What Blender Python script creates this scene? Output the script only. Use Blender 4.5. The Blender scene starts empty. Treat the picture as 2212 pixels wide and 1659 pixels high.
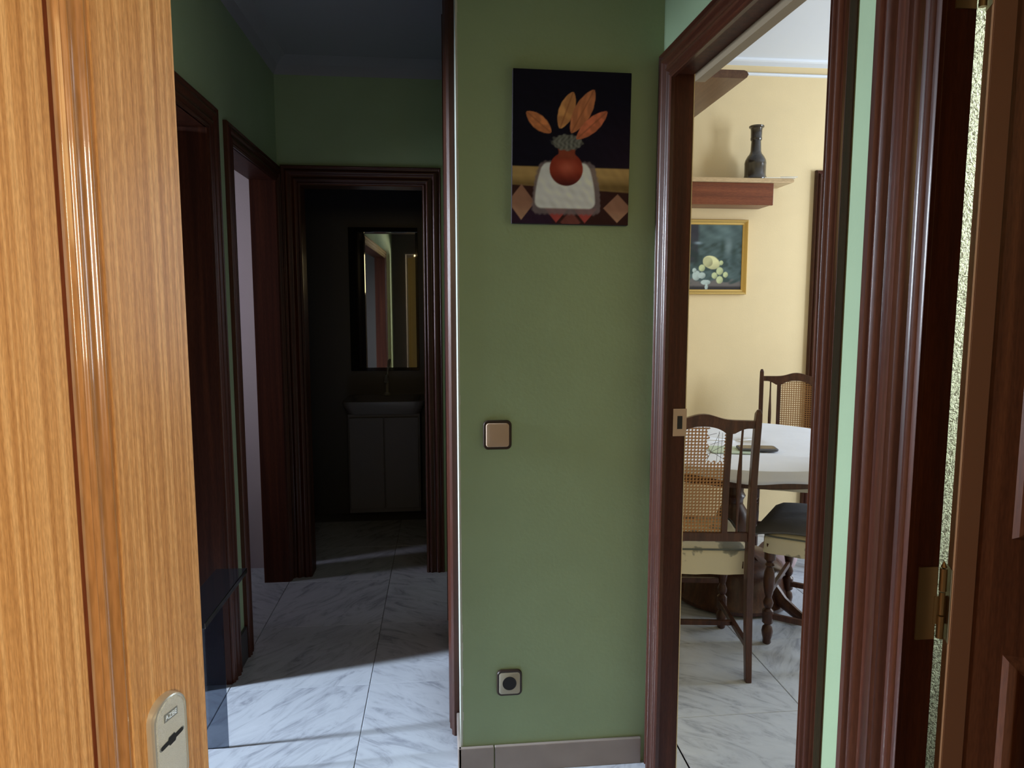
import bpy, bmesh, math, random
import numpy as np
from mathutils import Vector, Matrix, noise

random.seed(7)
S = bpy.context.scene
COL = S.collection
R = math.radians
PI = math.pi

# ------------------------------------------------------------------ camera
cam = bpy.data.objects.new('camera', bpy.data.cameras.new('camera'))
COL.objects.link(cam)
cam.location = (0, 0, 1.36)
cam.rotation_euler = (R(90 - 6.15), 0, R(-5.75))
cam.data.sensor_width = 36
cam.data.lens = 1500 / 2212 * 36
cam.data.clip_start = 0.02
S.camera = cam

# ------------------------------------------------------------------ world, exposure
w = bpy.data.worlds.new('world'); S.world = w; w.use_nodes = True
w.node_tree.nodes['Background'].inputs[0].default_value = (0.6, 0.7, 0.8, 1)
w.node_tree.nodes['Background'].inputs[1].default_value = 0.004
S.view_settings.view_transform = 'Standard'
S.view_settings.look = 'None'
S.view_settings.gamma = 1
S.view_settings.exposure = 0.0
S.view_settings.use_curve_mapping = False

# ------------------------------------------------------------------ lights
def area(name, loc, target, sx, sy, power, col, spread=180):
    l = bpy.data.lights.new(name, 'AREA'); l.shape = 'RECTANGLE'
    l.size = sx; l.size_y = sy; l.energy = power; l.color = col; l.spread = R(spread)
    o = bpy.data.objects.new(name, l); COL.objects.link(o)
    o.location = loc
    d = Vector(target) - Vector(loc)
    o.rotation_euler = d.to_track_quat('-Z', 'Y').to_euler()
    return o
# stairwell landing outside the entrance door: warm lamp to the right, lights the open leaf
area('landing_lamp', (1.05, -1.25, 1.55), (-0.35, 0.45, 1.3), 0.50, 0.75, 54, (1.0, 0.85, 0.66))
area('landing_fill', (0.0, -1.9, 2.0), (0.2, 1.2, 1.0), 1.2, 0.8, 14.0, (1.0, 0.74, 0.34))  # added warm fill that brightens the middle wall, no known source
# window of the room to the left, shining through its wide opening across the hall
area('left_room_window', (-3.35, 1.90, 1.60), (-0.1, 1.9, 0.62), 0.16, 1.2, 62, (0.76, 0.87, 1.0), 72)
# window of the far left room
area('far_room_window', (-2.9, 3.03, 1.6), (-1.0, 3.66, 1.45), 0.25, 1.1, 6.0, (0.90, 0.84, 1.0), 75)
# dining room window on its right wall
area('dining_window', (4.1, 2.40, 1.75), (1.6, 3.9, 1.5), 0.34, 1.4, 48, (0.80, 0.90, 1.0))
area('dining_window_fill', (4.1, 3.1, 1.6), (0.9, 3.2, 1.2), 1.1, 1.5, 50, (0.80, 0.90, 1.0))
# side room to the right, behind the hinge gap
area('side_room_window', (1.9, 0.70, 1.9), (0.85, 1.0, 1.5), 0.3, 0.4, 9, (0.95, 1.0, 0.9), 70)

# ------------------------------------------------------------------ materials
def newmat(name):
    m = bpy.data.materials.new(name); m.use_nodes = True
    nt = m.node_tree; b = nt.nodes['Principled BSDF']
    return m, nt, b
def node(nt, t, **kw):
    n = nt.nodes.new(t)
    for k, v in kw.items(): setattr(n, k, v)
    return n
def ramp(nt, stops):
    r = nt.nodes.new('ShaderNodeValToRGB')
    els = r.color_ramp.elements
    while len(els) < len(stops): els.new(0.5)
    for e, (p, c) in zip(els, stops):
        e.position = p; e.color = (*c, 1)
    return r
def texco(nt, scale, rot=(0, 0, 0), out='Object'):
    tc = nt.nodes.new('ShaderNodeTexCoord'); mp = nt.nodes.new('ShaderNodeMapping')
    mp.inputs['Scale'].default_value = scale; mp.inputs['Rotation'].default_value = rot
    nt.links.new(tc.outputs[out], mp.inputs[0])
    return mp
def flat(name, c, rough=0.6, metal=0.0, bump=0.0, bscale=200, coat=0.0, var=0.0):
    m, nt, b = newmat(name)
    b.inputs['Base Color'].default_value = (*c, 1)
    b.inputs['Roughness'].default_value = rough
    b.inputs['Metallic'].default_value = metal
    b.inputs['Coat Weight'].default_value = coat
    mp = texco(nt, (1, 1, 1))
    if var:
        n = node(nt, 'ShaderNodeTexNoise'); n.inputs['Scale'].default_value = 6; n.inputs['Detail'].default_value = 4
        nt.links.new(mp.outputs[0], n.inputs['Vector'])
        r = ramp(nt, [(0.3, tuple(x * (1 - var) for x in c)), (0.7, tuple(min(1, x * (1 + var)) for x in c))])
        nt.links.new(n.outputs[0], r.inputs[0]); nt.links.new(r.outputs[0], b.inputs['Base Color'])
    if bump:
        n = node(nt, 'ShaderNodeTexNoise'); n.inputs['Scale'].default_value = bscale; n.inputs['Detail'].default_value = 3
        nt.links.new(mp.outputs[0], n.inputs['Vector'])
        bp = node(nt, 'ShaderNodeBump'); bp.inputs['Strength'].default_value = bump; bp.inputs['Distance'].default_value = 0.002
        nt.links.new(n.outputs[0], bp.inputs['Height']); nt.links.new(bp.outputs[0], b.inputs['Normal'])
    return m
def wood(name, c0, c1, c2, scale=(60, 60, 1.6), rough=0.42, coat=0.30, fine=420, axis='z', bump=0.15, croug=0.17, spec=0.3):
    m, nt, b = newmat(name)
    sc = {'z': scale, 'x': (scale[2], scale[0], scale[0]), 'y': (scale[0], scale[2], scale[0])}[axis]
    mp = texco(nt, sc)
    n = node(nt, 'ShaderNodeTexNoise'); n.inputs['Scale'].default_value = 1; n.inputs['Detail'].default_value = 5
    n.inputs['Roughness'].default_value = 0.6; n.inputs['Distortion'].default_value = 0.25
    nt.links.new(mp.outputs[0], n.inputs['Vector'])
    r = ramp(nt, [(0.30, c0), (0.5, c1), (0.68, c2)])
    nt.links.new(n.outputs[0], r.inputs[0])
    f = fine
    fsc = {'z': (f, f, f * 0.12), 'x': (f * 0.12, f, f), 'y': (f, f * 0.12, f)}[axis]
    mp2 = texco(nt, fsc)
    n2 = node(nt, 'ShaderNodeTexNoise'); n2.inputs['Scale'].default_value = 1; n2.inputs['Detail'].default_value = 2
    nt.links.new(mp2.outputs[0], n2.inputs['Vector'])
    mx = node(nt, 'ShaderNodeMix', data_type='RGBA', blend_type='MULTIPLY')
    r2 = ramp(nt, [(0.35, (0.72, 0.68, 0.62)), (0.62, (1.15, 1.15, 1.15))])
    nt.links.new(n2.outputs[0], r2.inputs[0])
    mx.inputs[0].default_value = 0.55
    nt.links.new(r.outputs[0], mx.inputs[6]); nt.links.new(r2.outputs[0], mx.inputs[7])
    nt.links.new(mx.outputs[2], b.inputs['Base Color'])
    b.inputs['Roughness'].default_value = rough; b.inputs['Specular IOR Level'].default_value = spec
    b.inputs['Coat Weight'].default_value = coat; b.inputs['Coat Roughness'].default_value = croug
    bp = node(nt, 'ShaderNodeBump'); bp.inputs['Strength'].default_value = bump; bp.inputs['Distance'].default_value = 0.0006
    nt.links.new(n2.outputs[0], bp.inputs['Height']); nt.links.new(bp.outputs[0], b.inputs['Normal'])
    return m
M = {}
M['green'] = flat('green_paint', (0.32, 0.435, 0.27), 0.75, bump=0.18, bscale=90, var=0.035)
M['cream'] = flat('cream_paint', (0.69, 0.55, 0.32), 0.8, bump=0.15, bscale=120, var=0.02)
M['mauve'] = flat('mauve_paint', (0.50, 0.42, 0.46), 0.8, bump=0.15, bscale=120, var=0.03)
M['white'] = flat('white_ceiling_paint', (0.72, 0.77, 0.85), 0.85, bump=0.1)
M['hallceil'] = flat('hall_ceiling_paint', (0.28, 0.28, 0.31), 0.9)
M['darkwall'] = flat('dark_unseen_wall', (0.07, 0.055, 0.05), 0.8)  # unseen walls, given a dark colour to cut bounced light
M['landing'] = flat('landing_plaster', (0.20, 0.18, 0.14), 0.85, bump=0.3)
M['mahogany'] = wood('mahogany_varnish', (0.034, 0.009, 0.005), (0.058, 0.016, 0.008), (0.088, 0.025, 0.011), scale=(45, 45, 1.2))
M['mahogany_y'] = wood('mahogany_varnish_along', (0.034, 0.009, 0.005), (0.058, 0.016, 0.008), (0.088, 0.025, 0.011), scale=(45, 45, 1.2), axis='y')
M['mahogany_x'] = wood('mahogany_varnish_across', (0.034, 0.009, 0.005), (0.058, 0.016, 0.008), (0.088, 0.025, 0.011), scale=(45, 45, 1.2), axis='x')
M['leafwood'] = wood('red_brown_leaf', (0.060, 0.018, 0.007), (0.10, 0.032, 0.012), (0.14, 0.048, 0.018), scale=(45, 45, 1.2))
M['jamb'] = wood('jamb_mahogany', (0.034, 0.009, 0.005), (0.058, 0.016, 0.008), (0.088, 0.025, 0.011), scale=(45, 45, 1.2), coat=0.05, rough=0.5, spec=0.2)
M['tan'] = flat('tan_lintel_edge', (0.30, 0.235, 0.15), 0.7)
M['shelf'] = wood('red_brown_shelf_wood', (0.12, 0.030, 0.010), (0.165, 0.042, 0.014), (0.21, 0.058, 0.021), scale=(40, 40, 1.2), axis='x')
M['shelfedge'] = wood('pale_shelf_edge', (0.42, 0.29, 0.16), (0.50, 0.36, 0.20), (0.56, 0.41, 0.24), scale=(40, 40, 1.2), axis='x', rough=0.5)
M['darkshelf'] = wood('dark_shelf_wood', (0.075, 0.035, 0.018), (0.105, 0.050, 0.026), (0.13, 0.066, 0.034), scale=(30, 30, 1.2), axis='y', rough=0.5)
M['chairwood'] = wood('chair_walnut', (0.035, 0.012, 0.007), (0.06, 0.021, 0.012), (0.09, 0.034, 0.017), scale=(50, 50, 3))
M['sapele'] = wood('orange_sapele_veneer', (0.38, 0.165, 0.045), (0.58, 0.300, 0.105), (0.76, 0.46, 0.20), scale=(230, 230, 1.0), rough=0.45, coat=0.10, fine=900, croug=0.25)
M['sapele_dark'] = wood('sapele_groove', (0.13, 0.03, 0.008), (0.17, 0.04, 0.011), (0.20, 0.055, 0.015), scale=(95, 95, 1.3), rough=0.7, coat=0.0, spec=0.1)
M['sapele_bead'] = wood('sapele_moulding', (0.36, 0.165, 0.055), (0.44, 0.21, 0.075), (0.52, 0.26, 0.10), scale=(60, 60, 1.0), rough=0.25, coat=1.0, fine=300, croug=0.07, bump=0.02)
M['cane'] = flat('woven_cane', (0.40, 0.20, 0.07), 0.55)
M['brass'] = flat('dull_brass', (0.30, 0.22, 0.12), 0.45, 0.8)
M['nickel'] = flat('satin_nickel', (0.80, 0.84, 0.80), 0.38, 0.35, bump=1.0, bscale=1100)
M['nickel_s'] = flat('polished_nickel', (0.74, 0.78, 0.76), 0.2, 0.6)
M['nickel_d'] = flat('nickel_recess', (0.26, 0.29, 0.29), 0.5, 0.3)
M['black'] = flat('black_void', (0.006, 0.006, 0.007), 0.6)
M['gloss_black'] = flat('black_lacquer', (0.008, 0.008, 0.010), 0.08, coat=0.6)
M['dkplastic'] = flat('dark_brown_plastic', (0.03, 0.018, 0.014), 0.4)
M['beige'] = flat('beige_plastic', (0.50, 0.36, 0.26), 0.45)
M['beige2'] = flat('grey_beige_plastic', (0.40, 0.38, 0.30), 0.45)
M['gold'] = flat('gilt_frame', (0.62, 0.42, 0.13), 0.38, 0.55, bump=0.3, bscale=300)
M['cloth'] = flat('white_tablecloth', (0.68, 0.71, 0.78), 0.9, bump=0.4, bscale=35, var=0.03)
M['padgrey'] = flat('charcoal_cushion', (0.105, 0.108, 0.12), 0.85, bump=0.4, bscale=60)
M['ceramicdk'] = flat('dark_glazed_ceramic', (0.035, 0.028, 0.022), 0.22, bump=0.8, bscale=28, coat=0.4, var=0.4)
M['paper'] = flat('cream_paper', (0.75, 0.70, 0.58), 0.8)
M['phonecase'] = flat('dark_phone', (0.03, 0.012, 0.010), 0.2)
M['greenish'] = flat('pale_green_folder', (0.45, 0.55, 0.45), 0.5)
M['metal'] = flat('grey_metal', (0.4, 0.4, 0.4), 0.3, 0.9)
M['redcord'] = flat('red_cord', (0.75, 0.10, 0.07), 0.5)
M['pink'] = flat('pale_mauve_cloth', (0.42, 0.33, 0.36), 0.85, bump=0.3, bscale=30)
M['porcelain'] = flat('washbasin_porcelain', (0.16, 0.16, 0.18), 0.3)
M['mirror'] = flat('mirror_glass', (0.75, 0.78, 0.78), 0.02, 1.0)
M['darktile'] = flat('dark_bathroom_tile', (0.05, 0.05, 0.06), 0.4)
M['skirt'] = flat('beige_marble_skirting', (0.34, 0.29, 0.27), 0.35, var=0.12)
M['grout'] = flat('floor_grout', (0.16, 0.16, 0.17), 0.8)

def seatcover():
    m, nt, b = newmat('flowered_seat_cover')
    mp = texco(nt, (1, 1, 1))
    v = node(nt, 'ShaderNodeTexVoronoi'); v.inputs['Scale'].default_value = 8.0
    n = node(nt, 'ShaderNodeTexNoise'); n.inputs['Scale'].default_value = 30
    ad = node(nt, 'ShaderNodeMix', data_type='VECTOR'); ad.inputs[0].default_value = 0.06
    nt.links.new(mp.outputs[0], n.inputs['Vector']); nt.links.new(mp.outputs[0], ad.inputs[4]); nt.links.new(n.outputs[1], ad.inputs[5])
    nt.links.new(ad.outputs[1], v.inputs['Vector'])
    r = ramp(nt, [(0.30, (0.19, 0.19, 0.16)), (0.38, (0.30, 0.29, 0.23)), (0.42, (0.60, 0.56, 0.42))])
    nt.links.new(v.outputs[0], r.inputs[0]); nt.links.new(r.outputs[0], b.inputs['Base Color'])
    b.inputs['Roughness'].default_value = 0.9
    return m
M['seat'] = seatcover()

def marble():
    m, nt, b = newmat('grey_marble_tile')
    tc = node(nt, 'ShaderNodeTexCoord'); oi = node(nt, 'ShaderNodeObjectInfo')
    # each tile: own offset of the stone, veins diagonal
    cmb = node(nt, 'ShaderNodeCombineXYZ')
    mu = node(nt, 'ShaderNodeMath', operation='MULTIPLY'); mu.inputs[1].default_value = 37.0
    nt.links.new(oi.outputs['Random'], mu.inputs[0]); nt.links.new(mu.outputs[0], cmb.inputs[2])
    add = node(nt, 'ShaderNodeVectorMath', operation='ADD')
    nt.links.new(tc.outputs['Object'], add.inputs[0]); nt.links.new(cmb.outputs[0], add.inputs[1])
    mp0 = node(nt, 'ShaderNodeMapping'); mp0.inputs['Rotation'].default_value = (0, 0, R(38))
    nt.links.new(add.outputs[0], mp0.inputs[0])
    mp = node(nt, 'ShaderNodeMapping'); mp.inputs['Scale'].default_value = (4.5, 15, 1)
    nt.links.new(mp0.outputs[0], mp.inputs[0])
    n = node(nt, 'ShaderNodeTexNoise'); n.inputs['Scale'].default_value = 1.0; n.inputs['Detail'].default_value = 7
    n.inputs['Roughness'].default_value = 0.66; n.inputs['Distortion'].default_value = 1.5
    nt.links.new(mp.outputs[0], n.inputs['Vector'])
    r = ramp(nt, [(0.33, (0.33, 0.36, 0.43)), (0.42, (0.46, 0.50, 0.58)), (0.50, (0.54, 0.59, 0.67)), (0.72, (0.60, 0.65, 0.73))])
    nt.links.new(n.outputs[0], r.inputs[0]); nt.links.new(r.outputs[0], b.inputs['Base Color'])
    b.inputs['Roughness'].default_value = 0.22
    b.inputs['Specular IOR Level'].default_value = 0.5
    return m
M['marble'] = marble()

def gotele():
    m, nt, b = newmat('rough_gotele_plaster')
    mp = texco(nt, (1, 1, 1))
    v = node(nt, 'ShaderNodeTexNoise'); v.inputs['Scale'].default_value = 170; v.inputs['Detail'].default_value = 3; v.inputs['Distortion'].default_value = 1.5
    nt.links.new(mp.outputs[0], v.inputs['Vector'])
    r = ramp(nt, [(0.40, (0.26, 0.26, 0.19)), (0.52, (0.72, 0.78, 0.62))])
    nt.links.new(v.outputs[0], r.inputs[0]); nt.links.new(r.outputs[0], b.inputs['Base Color'])
    bp = node(nt, 'ShaderNodeBump'); bp.inputs['Strength'].default_value = 1.0; bp.inputs['Distance'].default_value = 0.004
    nt.links.new(v.outputs[0], bp.inputs['Height']); nt.links.new(bp.outputs[0], b.inputs['Normal'])
    b.inputs['Roughness'].default_value = 0.8
    return m
M['gotele'] = gotele()

def smoked():
    m, nt, b = newmat('smoked_glass')
    t = node(nt, 'ShaderNodeBsdfTransparent'); t.inputs[0].default_value = (0.46, 0.49, 0.54, 1)
    g = node(nt, 'ShaderNodeBsdfGlossy'); g.inputs['Roughness'].default_value = 0.05; g.inputs[0].default_value = (0.8, 0.85, 0.9, 1)
    fr = node(nt, 'ShaderNodeFresnel'); fr.inputs[0].default_value = 1.5
    mx = node(nt, 'ShaderNodeMixShader')
    nt.links.new(fr.outputs[0], mx.inputs[0]); nt.links.new(t.outputs[0], mx.inputs[1]); nt.links.new(g.outputs[0], mx.inputs[2])
    nt.links.new(mx.outputs[0], nt.nodes['Material Output'].inputs[0])
    return m
M['smoked'] = smoked()

def painted(name):
    m, nt, b = newmat(name)
    a = node(nt, 'ShaderNodeVertexColor'); a.layer_name = 'Print'
    nt.links.new(a.outputs[0], b.inputs['Base Color']); b.inputs['Roughness'].default_value = 0.9; b.inputs['Specular IOR Level'].default_value = 0.15
    return m
M['print'] = painted('painted_canvas')

# ------------------------------------------------------------------ mesh helpers
class MB:
    def __init__(s): s.v = []; s.f = []; s.m = []; s.mi = 0
    def add(s, vs, fs):
        k = len(s.v); s.v += [tuple(p) for p in vs]
        for f in fs: s.f.append(tuple(i + k for i in f)); s.m.append(s.mi)
        return s
    def box(s, x0, y0, z0, x1, y1, z1):
        return s.add([(x0,y0,z0),(x1,y0,z0),(x1,y1,z0),(x0,y1,z0),(x0,y0,z1),(x1,y0,z1),(x1,y1,z1),(x0,y1,z1)],
                     [(0,3,2,1),(4,5,6,7),(0,1,5,4),(1,2,6,5),(2,3,7,6),(3,0,4,7)])
    def prism(s, pts, fn0, fn1):
        n = len(pts); vs = [fn0(p) for p in pts] + [fn1(p) for p in pts]
        fs = [(i, (i+1) % n, n + (i+1) % n, n + i) for i in range(n)]
        fs += [tuple(range(n))[::-1], tuple(range(n, 2*n))]
        return s.add(vs, fs)
    def loft(s, rings, closed=True, caps=True):
        n = len(rings[0]); vs = [p for r in rings for p in r]; fs = []
        for k in range(len(rings) - 1):
            for i in range(n if closed else n - 1):
                j = (i + 1) % n
                fs.append((k*n+i, k*n+j, (k+1)*n+j, (k+1)*n+i))
        if caps and closed: fs += [tuple(range(n))[::-1], tuple(range((len(rings)-1)*n, len(rings)*n))]
        return s.add(vs, fs)
    def lathe(s, prof, c=(0,0,0), seg=24):
        rings = [[(c[0] + r*math.cos(2*PI*i/seg), c[1] + r*math.sin(2*PI*i/seg), c[2] + z) for i in range(seg)] for r, z in prof]
        return s.loft(rings)
    def tube(s, path, r, seg=8, sx=1, sy=1):
        P = [Vector(p) for p in path]; rings = []
        rr = r if hasattr(r, '__len__') else [r] * len(P)
        up = Vector((0, 0, 1))
        for i, p in enumerate(P):
            t = (P[min(i+1, len(P)-1)] - P[max(i-1, 0)]).normalized()
            a = t.cross(up)
            if a.length < 1e-3: a = t.cross(Vector((0, 1, 0)))
            a.normalize(); b = t.cross(a).normalized()
            rings.append([tuple(p + a*math.cos(2*PI*k/seg)*rr[i]*sx + b*math.sin(2*PI*k/seg)*rr[i]*sy) for k in range(seg)])
        return s.loft(rings)
    def build(s, name, mats, parent=None, smooth=False, bevel=0, sub=0, loc=None, rotz=0, recalc=True):
        me = bpy.data.meshes.new(name); me.from_pydata(s.v, [], s.f)
        if not isinstance(mats, (list, tuple)): mats = [mats]
        for m in mats: me.materials.append(m)
        me.polygons.foreach_set('material_index', s.m)
        if recalc:
            bm = bmesh.new(); bm.from_mesh(me); bmesh.ops.recalc_face_normals(bm, faces=bm.faces); bm.to_mesh(me); bm.free()
        if smooth:
            me.shade_smooth()
            try: me.set_sharp_from_angle(angle=R(40))
            except Exception: pass
        me.update()
        o = bpy.data.objects.new(name, me); COL.objects.link(o)
        if parent is not None: o.parent = parent
        if loc is not None: o.location = loc
        if rotz: o.rotation_euler = (0, 0, rotz)
        if bevel:
            b = o.modifiers.new('bevel', 'BEVEL'); b.width = bevel; b.segments = 2; b.limit_method = 'ANGLE'; b.angle_limit = R(40)
        if sub:
            b = o.modifiers.new('sub', 'SUBSURF'); b.levels = sub; b.render_levels = sub
        return o
def tag(o, label=None, cat=None, group=None, kind=None):
    if label: o['label'] = label
    if cat: o['category'] = cat
    if group: o['group'] = group
    if kind: o['kind'] = kind
    return o
def empty(name, loc=(0,0,0), rotz=0):
    o = bpy.data.objects.new(name, None); COL.objects.link(o); o.location = loc; o.rotation_euler = (0, 0, rotz)
    o.empty_display_size = 0.1
    return o
def copy_tree(o, parent=None):
    c = o.copy(); COL.objects.link(c); c.parent = parent
    for ch in list(o.children): copy_tree(ch, c)
    return c
def struct(name, mb, mat, label, cat, **kw):
    return tag(mb.build(name, mat, **kw), label, cat, kind='structure')
def rrect(w, h, r, n=6, cx=0, cy=0):
    pts = []
    for k, (sx, sy) in enumerate(((1,1),(-1,1),(-1,-1),(1,-1))):
        for i in range(n + 1):
            a = PI/2*k + PI/2*i/n
            pts.append((cx + sx*(w/2-r) + r*math.cos(a), cy + sy*(h/2-r) + r*math.sin(a)))
    return pts

# right hall wall is very slightly out of square
def rwx(y): return 0.609 + (1.923 - y) * 0.0279

# ================================================================== STRUCTURE
CEIL = 2.535
# ---- floor: slab + single marble tiles
struct('floor', MB().box(-3.6, -2.3, -0.06, 4.3, 5.3, -0.006), M['grout'], 'grey grout bed under the marble floor', 'floor')
FL = bpy.data.objects['floor']
def tile_mesh():
    g = 0.249; b = 0.0015; t = 0.006
    vs = []
    for z, k in ((-t, g), (-b, g), (0, g - b)):
        vs += [(-k,-k,z),(k,-k,z),(k,k,z),(-k,k,z)]
    fs = []
    for l in (0, 4):
        for i in range(4):
            j = (i+1) % 4; fs.append((l+i, l+j, l+4+j, l+4+i))
    fs.append((8,9,10,11))
    me = bpy.data.meshes.new('marble_tile'); me.from_pydata(vs, [], fs); me.materials.append(M['marble']); return me
TM = tile_mesh()
xe = -0.775
cols = [(-1.275, 0), (-0.775, 1), (-0.275, 0), (0.225, 1), (0.715, 0), (1.215, 1), (1.715, 0), (2.215, 1)]
for ci, (x0, par) in enumerate(cols):
    yoff = 2.44 if x0 < 0.2 else 2.125
    for k in range(-5, 6):
        y0 = yoff + 0.5*k
        if x0 > 0.6 and y0 < 0.6: continue
        if x0 < -1 and (y0 < 0.9): continue
        if y0 > 4.3: continue
        o = bpy.data.objects.new('marble_tile', TM); COL.objects.link(o); o.parent = FL
        o.location = (x0 + 0.25, y0 + 0.25, 0)
        o.rotation_euler = (0, 0, -PI/2 if par else 0)

# ---- walls of hall and corridor
# middle block between corridor and dining room
struct('wall_middle', MB().box(0.045, 1.923, 0, 0.609, 3.52, 2.8), M['green'], 'green wall between the dark corridor and the dining doorway', 'wall')
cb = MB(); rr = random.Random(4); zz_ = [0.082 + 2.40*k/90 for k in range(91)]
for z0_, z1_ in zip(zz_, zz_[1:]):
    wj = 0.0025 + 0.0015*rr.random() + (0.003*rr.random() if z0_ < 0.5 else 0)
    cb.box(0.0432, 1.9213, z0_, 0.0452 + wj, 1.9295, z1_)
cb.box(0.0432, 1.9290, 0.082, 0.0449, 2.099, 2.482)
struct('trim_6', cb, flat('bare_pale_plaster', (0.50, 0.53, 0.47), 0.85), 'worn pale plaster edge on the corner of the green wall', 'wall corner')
# right wall pieces (hall side)
RW = MB()
def rbox(mb, y0, y1, a0, a1, z0, z1):
    mb.add([(rwx(y0)+a0,y0,z0),(rwx(y0)+a1,y0,z0),(rwx(y1)+a1,y1,z0),(rwx(y1)+a0,y1,z0),
            (rwx(y0)+a0,y0,z1),(rwx(y0)+a1,y0,z1),(rwx(y1)+a1,y1,z1),(rwx(y1)+a0,y1,z1)],
           [(0,3,2,1),(4,5,6,7),(0,1,5,4),(1,2,6,5),(2,3,7,6),(3,0,4,7)])
    return mb
rbox(RW, 1.855, 1.924, 0, 0.052, 0, 2.8)
rbox(RW, 1.085, 1.855, 0, 0.052, 1.99, 2.8)
rbox(RW, 0.93, 1.085, 0, 0.052, 0, 2.8)
rbox(RW, 0.08, 0.93, 0, 0.052, 2.05, 2.8)
rbox(RW, -0.2, 0.08, 0, 0.052, 0, 2.8)
struct('wall_right', RW, M['green'], 'green right wall with the dining doorway in it', 'wall')
# left wall
LW = MB().box(-0.89, 2.50, 0, -0.78, 2.757, CEIL+.1).box(-0.89, 2.757, 1.975, -0.78, 3.46, CEIL+.1).box(-0.89, 3.46, 0, -0.78, 3.52, CEIL+.1)
LW.box(-0.89, 0.75, 1.975, -0.78, 2.50, CEIL+.1).box(-0.89, -0.2, 0, -0.78, 0.75, CEIL+.1)
struct('wall_left', LW, M['green'], 'dark green left corridor wall with two door openings', 'wall')
struct('bounce_block', MB().box(-0.78, 1.95, 2.30, 0.045, 2.05, CEIL), M['green'], 'unseen green lintel added to block bounced light', 'lintel')  # out of view, added to keep bounced hall light from the corridor
# end wall with bathroom opening
EW = MB().box(-0.89, 3.52, 2.0, 0.30, 3.62, CEIL+.1).box(-0.89, 3.52, 0, -0.70, 3.62, 2.0).box(-0.07, 3.52, 0, 0.30, 3.62, 2.0)
struct('wall_back', EW, M['green'], 'green end wall of the corridor above the dark doorway', 'wall')
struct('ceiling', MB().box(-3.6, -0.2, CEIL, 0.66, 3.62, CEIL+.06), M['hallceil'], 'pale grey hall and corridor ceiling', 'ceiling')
# cove at corridor ceiling
cp = [(0, 0), (0.07, 0), (0.05, -0.012), (0.022, -0.03), (0.010, -0.052), (0, -0.07)]
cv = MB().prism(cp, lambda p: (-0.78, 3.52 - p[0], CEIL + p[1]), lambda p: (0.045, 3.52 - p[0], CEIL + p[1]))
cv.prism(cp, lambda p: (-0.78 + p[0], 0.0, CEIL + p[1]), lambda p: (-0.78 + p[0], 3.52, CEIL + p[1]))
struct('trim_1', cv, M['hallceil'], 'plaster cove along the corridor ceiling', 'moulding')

# ---- rooms on the left
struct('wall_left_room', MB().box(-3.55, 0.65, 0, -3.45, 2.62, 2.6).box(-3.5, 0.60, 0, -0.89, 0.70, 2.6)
       .box(-3.5, 2.60, 0, -0.89, 2.66, 2.6), M['darkwall'], 'unseen walls of the room on the left, darkened to cut bounce', 'wall')
struct('wall_far_room', MB().box(-3.1, 3.66, 0, -0.90, 3.74, 2.6).box(-3.12, 2.66, 0, -3.02, 3.70, 2.6), M['mauve'], 'pale mauve wall seen through the far left doorway', 'wall')

# ---- bathroom at the end
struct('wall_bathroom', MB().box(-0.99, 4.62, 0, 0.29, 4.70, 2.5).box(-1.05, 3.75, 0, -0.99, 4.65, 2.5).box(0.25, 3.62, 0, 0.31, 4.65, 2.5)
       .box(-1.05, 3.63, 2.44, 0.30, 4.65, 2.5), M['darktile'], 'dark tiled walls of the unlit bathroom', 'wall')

# ---- dining room shell
DC = 2.80
struct('wall_dining_back', MB().box(0.60, 4.10, 0, 4.2, 4.20, DC+.05), M['cream'], 'cream back wall of the dining room', 'wall')
DL = MB()
DL.box(0.610, 1.93, 0, 0.70, 4.10, DC+.05)
rbox(DL, 1.918, 1.93, 0.0525, 0.078, 0, DC+.05)
rbox(DL, 1.834, 1.918, 0.0525, 0.0545, 0, DC+.05)
rbox(DL, 1.08, 1.829, 0.0545, 0.078, 1.954, DC+.05)
rbox(DL, 1.03, 1.08, 0.0525, 0.078, 0, DC+.05)
struct('wall_dining_left', DL, M['cream'], 'cream dining side of the doorway wall', 'wall')
struct('wall_dining_front', MB().box(0.712, 1.045, 0, 4.2, 1.09, DC+.05), M['cream'], 'cream front wall of the dining room', 'wall')
struct('wall_dining_right', MB().box(4.15, 1.05, 0, 4.25, 4.15, 0.85).box(4.15, 1.05, 2.45, 4.25, 4.15, DC+.05).box(4.15, 1.05, 0.85, 4.25, 2.1, 2.45).box(4.15, 3.6, 0.85, 4.25, 4.15, 2.45), M['cream'], 'cream dining wall with the window', 'wall')
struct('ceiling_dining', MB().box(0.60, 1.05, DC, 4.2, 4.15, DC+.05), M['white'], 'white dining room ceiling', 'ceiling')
cr = MB()
p1 = [(0, 0), (0.085, 0), (0.083, -0.012), (0.070, -0.016), (0, -0.016)]
p2 = [(0, -0.058), (0.014, -0.058), (0.018, -0.064), (0.014, -0.070), (0, -0.072)]
for pp in (p1, p2):
    cr.prism(pp, lambda p: (0.70, 4.10 - p[0], DC + p[1]), lambda p: (4.15, 4.10 - p[0], DC + p[1]))
struct('trim_2', cr, M['white'], 'two white cornice lines under the dining ceiling', 'moulding')

# ---- side room wall seen through the hinge gap
struct('wall_side_room', MB().box(0.705, 1.00, 0, 3.0, 1.04, 2.7), M['gotele'], 'rough stippled plaster wall seen through the hinge gap', 'wall')
struct('wall_side_room_shell', MB().box(2.9, -0.6, 0, 3.0, 1.0, 2.7).box(0.72, -0.62, 0, 3.0, -0.55, 2.7).box(0.72, -0.6, 2.65, 3.0, 1.04, 2.7), M['darkwall'], 'dark plain walls of the side room', 'wall')

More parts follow.
